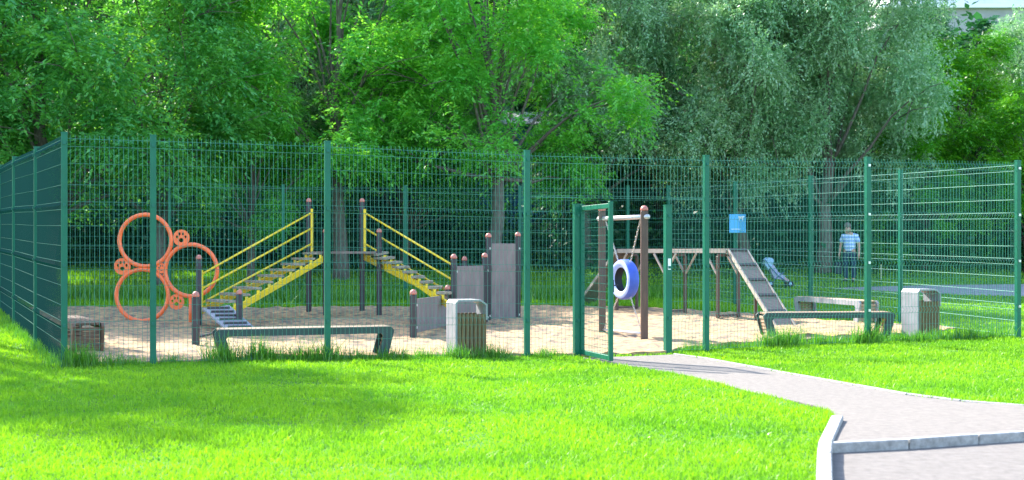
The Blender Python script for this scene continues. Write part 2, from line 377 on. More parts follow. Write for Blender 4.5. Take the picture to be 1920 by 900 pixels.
# gate leaf, swung open towards the lawn
ge = Vector((1.385, 16.84)); gs = gh + Vector((.075, -.03)); gd = (ge - gs).normalized(); gn = Vector((-gd.y, gd.x))
gate = empty('gate', (gs.x, gs.y, h(*gs))); tag(gate, 'narrow green gate standing open beside its thick hinge post', 'gate')
gz = h(*gs)
mb = MB()
for q in (gs, ge): mb.bar((q.x, q.y, gz + .04), (q.x, q.y, gz + 2.28), .06, .06, side=gd.to_3d(), bev=.005)
for z in (.08, 2.22): mb.bar((*(gs + gd * .03), gz + z), (*(ge - gd * .03), gz + z), .05, .07, bev=.005)
mb.build('frame', M['green'], gate)
mb = MB()
for z in np.arange(.2, 2.2, .115): mb.tube([(*(gs + gd * .03), gz + z), (*(ge - gd * .03), gz + z)], .0042, 4, False)
n_ = int((ge - gs).length / .06)
for i in range(1, n_):
    q = gs.lerp(ge, i / n_); mb.tube([(q.x, q.y, gz + .1), (q.x, q.y, gz + 2.2)], .0026, 4, False)
mb.build('mesh_infill', M['greenw'], gate)
mb = MB(); q = ge - gd * .06 + gn * .04
mb.box(q.x - .03, q.x + .03, q.y - .05, q.y + .05, gz + 1.0, gz + 1.18, .008); mb.tube([q.to_3d() + Vector((0, 0, gz + 1.1)), q.to_3d() + Vector((.09, 0, gz + 1.1)), q.to_3d() + Vector((.09, .1, gz + 1.1))], .009, 6)
mb.build('lock', M['black'], gate)
for z in (.35, 1.95):
    mb = MB(); q = (gs + gh) / 2; mb.bar((q.x - .03, q.y, gz + z), (q.x + .03, q.y, gz + z), .03, .05); mb.build('hinge', M['bright'], gate)

# sign on the right fence
r3 = Rt[3]; sg = (r3 + (Rt[4] - Rt[3]).normalized() * -.08); sgd = (Rt[2] - Rt[3]).normalized(); sgn = Vector((-.35, -.94)).normalized(); sx = Vector((-sgn.y, sgn.x))
sc = A(1383, 419, 29.75); sz = sc.z
sign = empty('sign', (sc.x, sc.y, sz)); tag(sign, 'square sky blue sign with a white dog, fixed to a far fence post', 'sign')
ax = sx.to_3d() if sx.x > 0 else -sx.to_3d(); n3 = sgn.to_3d()
mb = MB(); mb.obox(sc, ax * .205, n3 * .004, (0, 0, .23), .003); mb.build('plate', M['sign'], sign)
dog = [(0, .05), (.02, .065), (.025, .05), (.10, .048), (.115, .065), (.125, .07), (.135, .055), (.155, .048), (.15, .038), (.13, .034), (.122, .015), (.12, -.03), (.107, -.03), (.10, .005), (.045, .005), (.035, -.03), (.022, -.03), (.022, .01), (.012, .03)]
mb = MB(); mb.prism(dog, sc + ax * .015 + Vector((0, 0, .11)) + n3 * .0045, ax, (0, 0, 1.25), n3 * .003); mb.build('dog_symbol', M['white'], sign)
mb = MB()
for k in range(11): mb.obox(sc + ax * (-.145 + k * .022) + Vector((0, 0, -.14)) + n3 * .006, ax * (.006 + .003 * (k % 2)), n3 * .0015, (0, 0, .009))
mb.build('lettering', M['white'], sign)
mb = MB(); mb.bar(sc - n3 * .02 + Vector((0, 0, .15)), Vector((r3.x, r3.y, sz + .15)), .02, .02); mb.bar(sc - n3 * .02 - Vector((0, 0, .15)), Vector((r3.x, r3.y, sz - .15)), .02, .02); mb.build('bracket', M['bright'], sign)

# ------------------------------------------------------------ agility equipment
def ag_post(root, p, top, w_=.105, m='post', cap=True):       # p ground point, top absolute height
    mb = MB(); b = h(p.x, p.y)
    mb.obox((p.x, p.y, (b - .1 + top) / 2), (w_ / 2, 0, 0), (0, w_ / 2, 0), (0, 0, (top - b + .1) / 2), .012)
    po = mb.build('post', M[m], root)
    if cap:
        c = MB(); c.lathe((p.x, p.y, top + .001), (0, 0, 1), [(.0, 0), (w_ * .52, 0), (w_ * .56, .02), (w_ * .5, .05), (w_ * .3, .078), (.0005, .088)], 12)
        c.build('cap', M['cap'], po, True)
    return po
# orange hoops
OY = 23.4; op = lambda px, py: A(px, py, OY)
g0 = op(310, 600); hoop = empty('hoop_obstacle', (g0.x, OY, h(g0.x, OY)))
tag(hoop, 'orange jump obstacle of three joined hoops with paw print discs', 'dog obstacle')
for (px, py) in ((272.5, 451), (358.5, 507), (267, 553.5)):
    MB().ring(op(px, py), (0, 1, 0), 48.5 * OY / F, .042).build('hoop', M['orange'], hoop, True)
def pawdisc(px, py, r):
    c = op(px, py); rr = r * OY / F; bm = MB()
    holes = [(0, -.28, .30, .26), (-.52, .12, .14, .2), (-.2, .48, .14, .2), (.2, .48, .14, .2), (.52, .12, .14, .2)]
    n = 40; N = 34                                            # plate with real holes, from a fine grid
    pts = [Vector((math.cos(2 * math.pi * i / n), math.sin(2 * math.pi * i / n))) for i in range(n)]; ed = [(i, (i + 1) % n) for i in range(n)]
    for hx, hy, a, b in holes:
        k0 = len(pts); pts += [Vector((hx + a * math.cos(2 * math.pi * i / 10), hy + b * math.sin(2 * math.pi * i / 10))) for i in range(10)]; ed += [(k0 + i, k0 + (i + 1) % 10) for i in range(10)]
    vs, _, fs, *_ = delaunay_2d_cdt(pts, ed, [], 1, 1e-5)
    keep = []
    for f in fs:
        cx = sum(vs[i].x for i in f) / 3; cy = sum(vs[i].y for i in f) / 3
        if all(((cx - hx) / a) ** 2 + ((cy - hy) / b) ** 2 > 1 for hx, hy, a, b in holes): keep.append(tuple(f))
    for off in (-.012, .012): bm.add([c + Vector((q.x * rr, off, q.y * rr)) for q in vs], keep)
    for i0, cnt in [(0, n)] + [(n + 10 * j, 10) for j in range(5)]:
        for i in range(cnt):
            a, b = pts[i0 + i] * rr, pts[i0 + (i + 1) % cnt] * rr
            bm.add([c + Vector((a.x, -.012, a.y)), c + Vector((b.x, -.012, b.y)), c + Vector((b.x, .012, b.y)), c + Vector((a.x, .012, a.y))], [(0, 1, 2, 3)])
    o = bm.build('paw_disc', M['orange'], hoop)
    return o
for a in ((340, 446, 15.5), (229.5, 499.5, 15.5), (331, 566, 14.5), (303, 503, 9.5)): pawdisc(*a)
for px, y0, y1 in ((357.5, 555, 622), (267, 603, 622)):
    a = op(px, y0); MB().tube([a, (a.x, OY, h(a.x, OY) - .1)], .038, 10).build('leg', M['orange'], hoop, True)
for a, b in (((300, 488), (318, 482)), ((290, 505), (312, 505)), ((312, 520), (306, 515))): MB().bar(op(*a), op(*b), .03, .03).build('strut', M['orange'], hoop)

# stair bridge
UY, UY2 = 26.0, 25.2
b0 = G(640, 590); bridge = empty('stair_bridge', (b0.x, b0.y, b0.z)); tag(bridge, 'dog bridge with yellow stringers and handrails and two flights of steps', 'dog obstacle')
lo_r, lo_n = A(378, 573, 22.9), A(430, 577, 22.2)
up_r, up_n = A(585, 474, 26.2), A(611, 474, 25.4)
ag_post(bridge, G(367, 652), .80); ag_post(bridge, A(449, 620, 21.4), .75)
ag_post(bridge, A(373, 600, 22.9), 1.5 - 13 * 22.9 / F)
ag_post(bridge, A(579, 580, 26.4), 1.5 + 94 * 26.4 / F); ag_post(bridge, A(679, 580, 26.6), 1.5 + 94 * 26.6 / F)
ag_post(bridge, A(610.5, 580, 25.3), 1.5 + 37 * 25.3 / F); ag_post(bridge, A(711, 580, 25.5), 1.5 + 37 * 25.5 / F)
def flight(lr, ln, ur, un, n, rail=True, post_top=None):
    for a, b in ((lr, ur), (ln, un)):
        mb = MB(); dz = Vector((0, 0, -.10)); mb.bar(a + dz, b + dz, .035, .12)
        for i in range(n): 
            q = a.lerp(b, (i + .45) / n); mb.bar(q + dz + Vector((0, 0, .03)), q + Vector((0, 0, .02)), .05, .05)
        mb.build('stringer', M['yellow'], bridge)
    for i in range(n):
        a = lr.lerp(ur, (i + .5) / n); b = ln.lerp(un, (i + .5) / n); d = (ur - lr); d.z = 0; d = d.normalized()
        mb = MB(); mb.bar(a.lerp(b, .10) + Vector((0, 0, .045)), a.lerp(b, .90) + Vector((0, 0, .045)), min(.26, (ur - lr).xy.length / n * .6), .045, side=d); mb.build('tread', M['tread'], bridge)
    for k in range(3):
        MB().tube([lr + Vector((0, 0, (.60, .32, .05)[k])), ur + Vector((0, 0, (.88, .54, .20)[k]))], .021, 8).build('handrail', M['yellow'], bridge, True)
    for a, z in ((lr, .68), (ur, .96)):
        MB().bar(a - Vector((0, 0, .1)), a + Vector((0, 0, z)), .05, .05, side=(1, 0, 0)).build('rail_post', M['yellow'], bridge)
flight(lo_r, lo_n, up_r, up_n, 9)
ul_r, ul_n = A(684, 474, 26.4), A(715, 476, 25.5)
ll_r, ll_n = A(850, 557, 22.9), A(838, 560, 21.9)
flight(ll_r, ll_n, ul_r, ul_n, 9)
mb = MB(); pa = [up_r + Vector((-.03, 0, 0)), up_n, ul_n, ul_r]
mb.prism([(p.x, p.y) for p in pa], (0, 0, 1.47), (1, 0, 0), (0, 1, 0), (0, 0, .05)); mb.build('deck', M['plank'], bridge)
la = [A(380, 577, 21.9), A(434, 577, 21.9), lo_n, lo_r]
mb = MB(); mb.prism([(p.x, p.y) for p in la], (0, 0, .405), (1, 0, 0), (0, 1, 0), (0, 0, .05)); mb.build('deck', M['tread'], bridge)
a, b = G(367, 652), G(449, 630); MB().tube([a + Vector((0, 0, .16)), b + Vector((0, 0, .16))], .02, 8).build('crossbar', M['post'], bridge, True)
# plank ramp in front
rt, rb = A(406, 577, 21.85), G(470, 635); rd = (rb - rt)
mb = MB(); sd = rd.cross(Vector((0, 0, 1))).normalized()
sd = Vector((.97, .2, 0)).normalized()
mb.bar(rt, rb, .48, .035, side=sd); rp = mb.build('ramp', M['lightboard'], bridge)
for i in range(8):
    q = rt.lerp(rb, (i + .5) / 8); MB().bar(q - sd * .2 + Vector((0, 0, .035)), q + sd * .2 + Vector((0, 0, .035)), .045, .03, side=rd).build('cleat', M['dark'], rp)

# jump boards
def board(label, pa, pb, ta, tb, z0, z1, m='panel'):
    c = (pa + pb) / 2; r = empty('jump_board', (c.x, c.y, h(c.x, c.y))); tag(r, label, 'dog obstacle', 'grey jump boards between capped posts')
    ag_post(r, pa, ta, .115); ag_post(r, pb, tb, .115)
    d = (pb - pa); d.z = 0; d = d.normalized(); a = pa + d * .07; b = pb - d * .07
    mb = MB(); sd = Vector((-d.y, d.x, 0)); mb.obox(((a.x + b.x) / 2, (a.y + b.y) / 2, (z0 + z1) / 2), (b - a).xy.to_3d() / 2, sd * .014, (0, 0, (z1 - z0) / 2), .004); mb.build('board', M[m], r)
    for q in (pa, pb):
        for z in (z0 + .1, z1 - .1):
            k = MB(); qq = q - sd * .062; k.obox((qq.x, qq.y, z), d * .02, sd * .008, (0, 0, .02)); k.build('bolt', M['bright'], r)
board('lowest grey jump board, standing left of the near litter bin', G(775, 637), G(840, 617), .78, .80, .12, .70)
board('middle grey jump board, directly behind the near litter bin', G(851, 617), Vector(A(909, 600, 23.6)), 1.38, 1.40, .12, 1.24)
board('tallest grey jump board, right of the near litter bin', Vector(A(916, 600, 24.2)), Vector(A(971, 600, 24.7)), 1.80, 1.83, .12, 1.68)
ag_post(bridge, Vector(A(871, 600, 24.6)), 1.33)

# tyre swing frame
ta_, tb_ = G(1129, 628), G(1208, 641)
sw = empty('tyre_obstacle', ((ta_.x + tb_.x) / 2, (ta_.y + tb_.y) / 2, h(2, 21))); tag(sw, 'brown two post frame holding the hanging blue tyre just inside the gate', 'dog obstacle')
ag_post(sw, ta_, 1.5 + 77 * ta_.y / F, .12, 'postb'); ag_post(sw, tb_, 1.5 + 78 * tb_.y / F, .12, 'postb')
bz = 2.10; fd = (tb_ - ta_); fd.z = 0; fd = fd.normalized(); fnn = Vector((-.94, -.33, 0)); 
MB().tube([ta_.xy.to_3d() - fd * .12 + Vector((0, 0, bz)), tb_.xy.to_3d() + fd * .12 + Vector((0, 0, bz))], .04, 10).build('top_bar', M['steel'], sw, True)
MB().tube([ta_.xy.to_3d() + Vector((0, 0, .12)), tb_.xy.to_3d() + Vector((0, 0, .12))], .022, 8).build('bottom_bar', M['steel'], sw, True)
tc = A(1171, 524, 20.9); tax = Vector((-fd.y, fd.x, 0)).normalized(); tax = tax if tax.y < 0 else -tax
tax = Vector((-.90, -.44, 0)).normalized()
tyre = empty('tyre', tc); tag(tyre, 'blue painted tyre hanging on chains in the brown frame', 'tyre')
ro, rw = .352, .105
prof = [(ro * .62, -.8 * rw), (ro * .80, -rw), (ro * .93, -rw * .9), (ro * .99, -rw * .6), (ro, 0), (ro * .99, rw * .6), (ro * .93, rw * .9)]
MB().lathe(tc, tax, prof, 40).build('tread', M['tyre'], tyre, True)
prof = [(ro * .93, rw * .9), (ro * .91, rw * .98), (ro * .80, rw * 1.03), (ro * .68, rw * .92), (ro * .60, rw * .7)]
MB().lathe(tc, tax, prof, 40).build('sidewall', M['tyrew'], tyre, True)
MB().lathe(tc, tax, [(ro * .60, rw * .7), (ro * .66, rw * .5), (ro * .86, 0), (ro * .66, -rw * .6), (ro * .62, -.8 * rw)], 40).build('inner_liner', M['black'], tyre, True)
def chain(a, b):
    mb = MB(); n = max(3, int((b - a).length / .045)); d = (b - a) / n; u = d.orthogonal().normalized()
    for i in range(n):
        c = a + d * (i + .5); s_ = u if i % 2 else d.cross(u).normalized()
        mb.tube([c - d * .62, c - d * .3 + s_ * .012, c + d * .3 + s_ * .012, c + d * .62, c + d * .3 - s_ * .012, c - d * .3 - s_ * .012, c - d * .62], .006, 4, False)
    mb.build('chain', M['chain'], tyre)
up = Vector((0, 0, 1))
for s_ in (-1, 1):
    e = tc + up * ro * .80 + fd * s_ * ro * .5
    pt = (tb_ if s_ > 0 else ta_); chain(e, Vector((pt.x, pt.y, bz)) - fd * s_ * .1)
    e = tc - up * ro * .8 + fd * s_ * ro * .5; chain(e, Vector((pt.x, pt.y, .15)) - fd * s_ * .08)

# dog walk: plank, two ramps, trestles
w0, w1 = A(1170, 470, 27.3), A(1372, 472, 24.6); w0.z = w1.z = 1.53
dw = empty('dog_walk', (3.4, 25.8, h(3.4, 25.8))); tag(dw, 'long raised brown dog walk with a cleated ramp down at each end', 'dog obstacle')
wd = (w1 - w0).normalized(); ws = Vector((wd.y, -wd.x, 0)) ; ws = ws if ws.y > 0 else -ws
MB().bar(w0, w1, .34, .04).build('plank', M['plank'], dw)
for s_ in (-1, 1): MB().bar(w0 + ws * .185 * s_, w1 + ws * .185 * s_, .03, .09).build('side_rail', M['paleedge'], dw)
def ramp(top, bot, wid, sd, n):
    mb = MB(); mb.bar(top, bot, wid, .03, side=sd); rp = mb.build('ramp', M['plank'], dw)
    d = bot - top
    for s_ in (-1, 1): MB().bar(top + sd * s_ * (wid / 2 + .015), bot + sd * s_ * (wid / 2 + .015), .03, .08, side=sd).build('edge', M['paleedge'], rp)
    nn = sd.cross(d).normalized(); nn = nn if nn.z > 0 else -nn
    for i in range(n):
        q = top.lerp(bot, (i + .02) / n) + nn * .03; MB().bar(q - sd * wid / 2, q + sd * wid / 2, .06, .03, side=d).build('cleat', M['dark'], rp)
rb2 = G(1474, 615); rs = Vector((.93, .36, 0)).normalized()
ramp(Vector((w1.x + .12, w1.y, 1.53)), rb2, .40, rs, 5)
rb1 = Vector((1.75, 29.3, h(1.75, 29.3))); ramp(Vector((w0.x, w0.y, 1.53)), rb1, .34, Vector((.97, .2, 0)).normalized(), 6)
for k, t in enumerate((.03, .5, .97)):
    c = w0.lerp(w1, t)
    for s_ in (-1, 1):
        q = c + ws * s_ * .30; g_ = h(q.x, q.y)
        lg = MB().bar((q.x, q.y, g_ - .05), (q.x, q.y, 1.42), .06, .06, side=wd, bev=.006).build('leg', M['postb'], dw)
        for e in ((1,) if k == 0 else (-1,) if k == 2 else (-1, 1)):
            MB().bar(q + Vector((0, 0, 1.02 - 1.53)), q + wd * e * .34 + Vector((0, 0, 1.47 - 1.53)), .035, .035).build('brace', M['paleedge'], lg)
    a, b = c - ws * .3, c + ws * .3
    MB().bar((a.x, a.y, h(*a.xy) + .1), (b.x, b.y, h(*b.xy) + .1), .04, .04).build('foot_bar', M['postb'], dw)
    MB().bar((a.x, a.y, 1.44), (b.x, b.y, 1.44), .05, .05).build('head_bar', M['postb'], dw)
q = Vector((w1.x + .12, w1.y, 1.53)).lerp(rb2, .42)
MB().bar((q.x, q.y + .15, h(q.x, q.y) - .05), (q.x, q.y + .15, q.z - .03), .06, .06).build('leg', M['postb'], dw)

# ------------------------------------------------------------ benches and bins
def make_bench(Lb, fm, wm, label, loc, rz):
    r = empty('park_bench', loc, rz); tag(r, label, 'bench', 'low wooden benches with band frames in the dog run')
    W = .44; Ht = .43; th = .075
    for y, in ((-W / 2 + .02,), (W / 2 - .02,)):
        poly = [(-Lb / 2 + .10, -.02), (-Lb / 2 + .0, Ht - .05), (-Lb / 2 + .05, Ht), (Lb / 2 - .05, Ht), (Lb / 2, Ht - .05), (Lb / 2 - .10, -.02),
                (Lb / 2 - .25, -.02), (Lb / 2 - .16, Ht - .13), (Lb / 2 - .19, Ht - th - .02), (-Lb / 2 + .19, Ht - th - .02), (-Lb / 2 + .16, Ht - .13), (-Lb / 2 + .25, -.02)]
        MB().prism(poly, (0, y - .02, 0), (1, 0, 0), (0, 0, 1), (0, .04, 0)).build('frame', M[fm], r, org=Z0)
    mb = MB(); n = 5; iw = W - .09
    for i in range(n):
        y = -iw / 2 + iw * (i + .5) / n
        mb.box(-Lb / 2 + .06, Lb / 2 - .06, y - iw / n / 2 + .005, y + iw / n / 2 - .005, Ht - .032, Ht + .006, .006)
    mb.build('seat', M[wm], r, org=Z0)
    for s_ in (-1, 1):
        mb = MB()
        for k in range(6):
            t = (k + .5) / 6; x = s_ * (Lb / 2 - .055 - .09 * (1 - t)); z = .02 + t * (Ht - .08)
            mb.box(x - .018, x + .018, -iw / 2, iw / 2, z - .026, z + .026, .005)
        mb.build('end_slats', M[wm], r, org=Z0)
    return r
fa = math.atan2(FD.y, FD.x)
def bench_between(pl, pr, fm, wm, label):
    d = pr - pl; c = (pl + pr) / 2; return make_bench(d.length, fm, wm, label, (c.x, c.y, h(c.x, c.y) + .01), math.atan2(d.y, d.x))
q = on_front(414); t_ = on_front(736)
bench_between(q + FN * .46 - FD * .06, t_ + FN * .42 + FD * .08, 'benchframe', 'benchwood', 'bench with dark green frame and pale seat behind the fence, left of the near bin')
bench_between(Vector((4.28, 20.75)), Vector((6.62, 21.0)), 'benchframe', 'benchwood', 'bench with dark frame behind the fence near the foot of the brown ramp')
bench_between(Vector((6.3, 26.0)), Vector((7.02, 23.55)), 'benchpale', 'benchwood', 'pale framed bench standing end on behind the dark framed one')
ldir = (L[1] - L[0]).normalized(); q = Vector((-6.12, 17.35))
bench_between(q, q + ldir * 2.4, 'backlitwood', 'backlitwood', 'slatted bench in the left corner of the dog run, backlit shade painted in its colour')
def make_bin():
    r = empty('litter_bin', (0, 0, 0)); W, D, Ht = .50, .42, .82
    poly = [(-W / 2, 0), (-W / 2, Ht - .05), (-W / 2 + .04, Ht), (W / 2 - .10, Ht), (W / 2, Ht - .07), (W / 2, Ht - .30), (W / 2 - .025, Ht - .30), (W / 2 - .025, Ht - .08), (W / 2 - .11, Ht - .025), (-W / 2 + .05, Ht - .025), (-W / 2 + .03, Ht - .055), (-W / 2 + .03, 0)]
    MB().prism(poly, (0, -D / 2, 0), (1, 0, 0), (0, 0, 1), (0, D, 0)).build('hood', M['binmetal'], r, org=Z0)
    for y in (-D / 2 + .012, D / 2 - .012):
        mb = MB()
        for k in range(7):
            x = -W / 2 + .03 + (W - .055) * (k + .5) / 7; mb.box(x - .028, x + .028, y - .012, y + .012, .03, Ht - .21, .004)
        mb.build('slat_front', M['binwood'], r, org=Z0)
    mb = MB(); x = W / 2 - .012
    for k in range(5):
        y = -D / 2 + .03 + (D - .06) * (k + .5) / 5; mb.box(x - .01, x + .008, y - .032, y + .032, .03, Ht - .31, .004)
    mb.build('slat_side', M['binwood'], r, org=Z0)
    mb = MB(); mb.box(-W / 2 + .06, W / 2 - .05, -D / 2 + .05, D / 2 - .05, .04, Ht - .26, .01); mb.build('liner', M['bin_in'], r, org=Z0)
    return r
bin1 = make_bin(); p = on_front(891) + FN * .42
bin1.location = (p.x, p.y, h(*p) + .02); bin1.rotation_euler.z = fa + .05
bin2 = copy_tree(bin1); p = Vector(G(1727, 632).xy); bin2.location = (p.x, p.y, h(*p) + .02)
tag(bin1, 'slatted litter bin with pale metal hood beside the long bench, behind the near fence', 'litter bin', 'slatted bins with metal hoods')
tag(bin2, 'slatted litter bin with pale metal hood on the grass at the right end', 'litter bin', 'slatted bins with metal hoods')

# ------------------------------------------------------------ man and pushchair beyond the fence
M['skin'] = mat('skin', (.50, .28, .20), .55); M['hair'] = mat('grey_hair', (.16, .13, .12), .8)
M['shirt'] = mat('striped_shirt', (.42, .58, .86), .8)
def stripes(m, c1, c2, sc_):
    n = m.node_tree.nodes; l = m.node_tree.links; b = n['Principled BSDF']
    tcn = n.new('ShaderNodeTexCoord'); s = n.new('ShaderNodeSeparateXYZ'); l.new(tcn.outputs['Object'], s.inputs[0])
    a = n.new('ShaderNodeMath'); a.operation = 'MULTIPLY'; a.inputs[1].default_value = sc_; l.new(s.outputs['Z'], a.inputs[0])
    f = n.new('ShaderNodeMath'); f.operation = 'FRACT'; l.new(a.outputs[0], f.inputs[0])
    g_ = n.new('ShaderNodeMath'); g_.operation = 'GREATER_THAN'; g_.inputs[1].default_value = .6; l.new(f.outputs[0], g_.inputs[0])
    mx = n.new('ShaderNodeMix'); mx.data_type = 'RGBA'; mx.inputs['A'].default_value = (*c1, 1); mx.inputs['B'].default_value = (*c2, 1)
    l.new(g_.outputs[0], mx.inputs['Factor']); l.new(mx.outputs['Result'], b.inputs['Base Color'])
stripes(M['shirt'], (.30, .46, .82), (.66, .76, .90), 9)
M['jeans'] = mat('dark_jeans', (.02, .05, .11), .85, (.012, .03, .07), 12); M['shoe'] = mat('dark_shoe', (.02, .02, .025), .7)
M['bag'] = mat('dark_bag', (.015, .02, .04), .7)
def skin(name, vs, es, rs, m, parent, sub=2, root=0):
    me = bpy.data.meshes.new(name); me.from_pydata([tuple(v) for v in vs], es, []); o = bpy.data.objects.new(name, me); link(o, parent)
    md = o.modifiers.new('skin', 'SKIN'); md.use_smooth_shade = True
    for i, r_ in enumerate(rs): me.skin_vertices[0].data[i].radius = (r_, r_) if not isinstance(r_, tuple) else r_
    me.skin_vertices[0].data[root].use_root = True
    sd = o.modifiers.new('sub', 'SUBSURF'); sd.levels = sub; sd.render_levels = sub
    bpy.context.view_layer.update(); dg = bpy.context.evaluated_depsgraph_get()
    nm = bpy.data.meshes.new_from_object(o.evaluated_get(dg)); o.modifiers.clear(); o.data = nm; nm.materials.clear(); nm.materials.append(m)
    nm.polygons.foreach_set('use_smooth', [True] * len(nm.polygons)); return o
mx_, my_ = A(1593, 525, 37.0).x, 37.0
man = empty('person', (mx_, my_, h(mx_, my_) + .02), R(-30)); tag(man, 'person in a blue striped polo shirt and dark jeans, head bowed, beyond the fence', 'person')
vs = [(0, 0, .93), (0, 0, 1.12), (0, .02, 1.30), (0, .01, 1.43), (-.02, -.02, 1.52), (-.045, -.05, 1.60), (-.06, -.06, 1.70)]
es = [(0, 1), (1, 2), (2, 3), (3, 4), (4, 5), (5, 6)]; rs = [(.17, .13), (.16, .12), (.19, .12), (.13, .09), .058, (.085, .10), (.075, .09)]
def addp(p, r_, frm): vs.append(p); rs.append(r_); es.append((frm, len(vs) - 1)); return len(vs) - 1
for s_ in (-1, 1):
    k = addp((s_ * .11, 0, .86), .105, 0); k = addp((s_ * .115, -.01, .50), .062, k); k = addp((s_ * .12, .02, .10), .045, k); k = addp((s_ * .13, -.12, .035), .035, k)
    k = addp((s_ * .20, .01, 1.40), .062, 3); k = addp((s_ * .275, .02, 1.12), .045, k); k = addp((s_ * .30, -.06, .88), .032, k); pm = addp((s_ * .305, -.08, .80), (.022, .036), k)
    for j, (dx, ln) in enumerate(((-.030, .075), (-.010, .085), (.011, .080), (.030, .062))):
        a = addp((s_ * .305, -.08 + dx, .755), .0095, pm); a = addp((s_ * .302, -.085 + dx, .755 - ln * .55), .009, a); addp((s_ * .292, -.087 + dx, .755 - ln), .0075, a)
    a = addp((s_ * .285, -.12, .80), .011, pm); addp((s_ * .275, -.135, .765), .009, a)
body = skin('body', vs, es, rs, M['skin'], man)
vs2 = [(0, 0, .86), (0, 0, 1.12), (0, .02, 1.30), (0, .01, 1.44), (-.01, -.01, 1.49)]; es = [(0, 1), (1, 2), (2, 3), (3, 4)]; vs, rs = vs2, [(.20, .155), (.20, .15), (.21, .145), (.15, .11), .075]
for s_ in (-1, 1): k = addp((s_ * .20, .01, 1.405), .085, 3); addp((s_ * .262, .018, 1.19), .075, k)
skin('polo_shirt', vs, es, rs, M['shirt'], man)
vs = [(0, 0, 1.0), (0, 0, .90)]; es = [(0, 1)]; rs = [(.18, .14), (.18, .14)]
for s_ in (-1, 1): k = addp((s_ * .11, 0, .80), .115, 1); k = addp((s_ * .115, -.01, .48), .085, k); addp((s_ * .12, .02, .07), .072, k)
skin('jeans', vs, es, rs, M['jeans'], man)
for s_ in (-1, 1): skin('shoe', [(s_ * .12, .06, .045), (s_ * .125, -.06, .04), (s_ * .13, -.15, .035)], [(0, 1), (1, 2)], [.05, .055, .04], M['shoe'], man)
mb = MB(); mb.ball((-.06, -.02, 1.72), .108, 16, 1.0, 10); hr = mb.build('hair', M['hair'], man, True, Z0)
fc = MB()
for dx in (-.035, .035): fc.ball((-.06 + dx, -.165, 1.655), .013, 8)
fc.build('eyes', M['black'], man, True, Z0)
fc = MB(); fc.tube([(-.065, -.155, 1.66), (-.068, -.185, 1.62), (-.067, -.16, 1.605)], [.01, .018, .012], 8); fc.build('nose', M['skin'], man, True, Z0)
fc = MB(); fc.tube([(-.09, -.143, 1.585), (-.065, -.152, 1.583), (-.04, -.143, 1.585)], .006, 6); fc.build('mouth', M['cap'], man, True, Z0)
q = man.matrix_basis @ Vector((-.33, -.06, 0)); bx_, by_ = q.x, q.y; bz_ = man.location.z
mb = MB(); mb.box(bx_ - .12, bx_ + .12, by_ - .06, by_ + .06, bz_ + .22, bz_ + .60, .04)
bgr = empty('shoulder_bag', (bx_, by_, bz_ + .22)); tag(bgr, 'dark cloth bag hanging from the hand of the person in blue stripes', 'bag')
mb.build('pouch', M['bag'], bgr); MB().tube([(bx_ - .07, by_, bz_ + .58), (bx_ - .03, by_, bz_ + .76), (bx_ + .03, by_, bz_ + .76), (bx_ + .07, by_, bz_ + .58)], .008, 6).build('strap', M['bag'], bgr)
# pushchair
M['pbl'] = mat('pushchair_blue', (.35, .52, .72), .7); M['pdk'] = mat('pushchair_navy', (.06, .12, .24), .7); M['ppk'] = mat('pushchair_cloth', (.55, .36, .38), .8); M['plv'] = mat('pushchair_pale', (.42, .40, .58), .8)
PY = 35.5; pc = A(1460, 527, PY); pb = h(pc.x, PY); pr = empty('pushchair', (pc.x, PY, pb + .015)); tag(pr, 'small blue pushchair parked on the grass behind the fence, left of the person', 'pushchair')
for y in (-.2, .2):
    MB().tube([(-.42, y, .78), (-.33, y, .62), (-.05, y, .32), (.30, y, .08)], .013, 8).build('frame_tube', M['pdk'], pr, True, Z0)
    MB().tube([(-.28, y, .08), (-.02, y, .34), (.10, y, .42)], .013, 8).build('frame_tube', M['pdk'], pr, True, Z0)
    for x in (-.28, .30):
        for dy in (-.025, .025):
            wq = MB(); wq.ring((x, y + dy, .085), (0, 1, 0), .07, .018, 20, 8); wl = wq.build('wheel', M['black'], pr, True, Z0)
            MB().lathe((x, y + dy, .085), (0, 1, 0), [(.001, -.012), (.045, -.012), (.045, .012), (.001, .012)], 12).build('hub', M['pbl'], wl, True, Z0)
MB().tube([(-.42, -.2, .78), (-.45, 0, .80), (-.42, .2, .78)], .016, 8).build('handle', M['pbl'], pr, True, Z0)
mb = MB(); mb.prism([(-.32, .60), (-.16, .24), (.12, .20), (.16, .32), (-.02, .40), (-.20, .66)], (0, -.17, 0), (1, 0, 0), (0, 0, 1), (0, .34, 0)); mb.build('seat', M['plv'], pr, False, Z0)
mb = MB(); mb.prism([(.08, .25), (.14, .30), (.28, .20), (.33, .05), (.27, .04), (.20, .16)], (0, -.15, 0), (1, 0, 0), (0, 0, 1), (0, .30, 0)); mb.build('footmuff', M['ppk'], pr, False, Z0)
cn = [(-.34, .50), (-.44, .66), (-.43, .80), (-.34, .86), (-.22, .84), (-.18, .76), (-.24, .62)]
mb = MB(); mb.prism(cn, (0, -.19, 0), (1, 0, 0), (0, 0, 1), (0, .38, 0)); mb.build('canopy', M['pbl'], pr, False, Z0)
# stake in the bank
q = G(1652, 525); mb = MB(); mb.lathe((0, 0, 0), (0, 0, 1), [(.02, -.1), (.02, .38), (.024, .40), (.024, .46), (.012, .49), (.0005, .50)], 8)
M['pale'] = mat('pale_wood', (.6, .55, .35), .7); o = mb.build('marker_stake', M['pale'], None, False, Z0); o.location = q; tag(o, 'thin pale stake standing in the grass bank right of the person', 'stake')

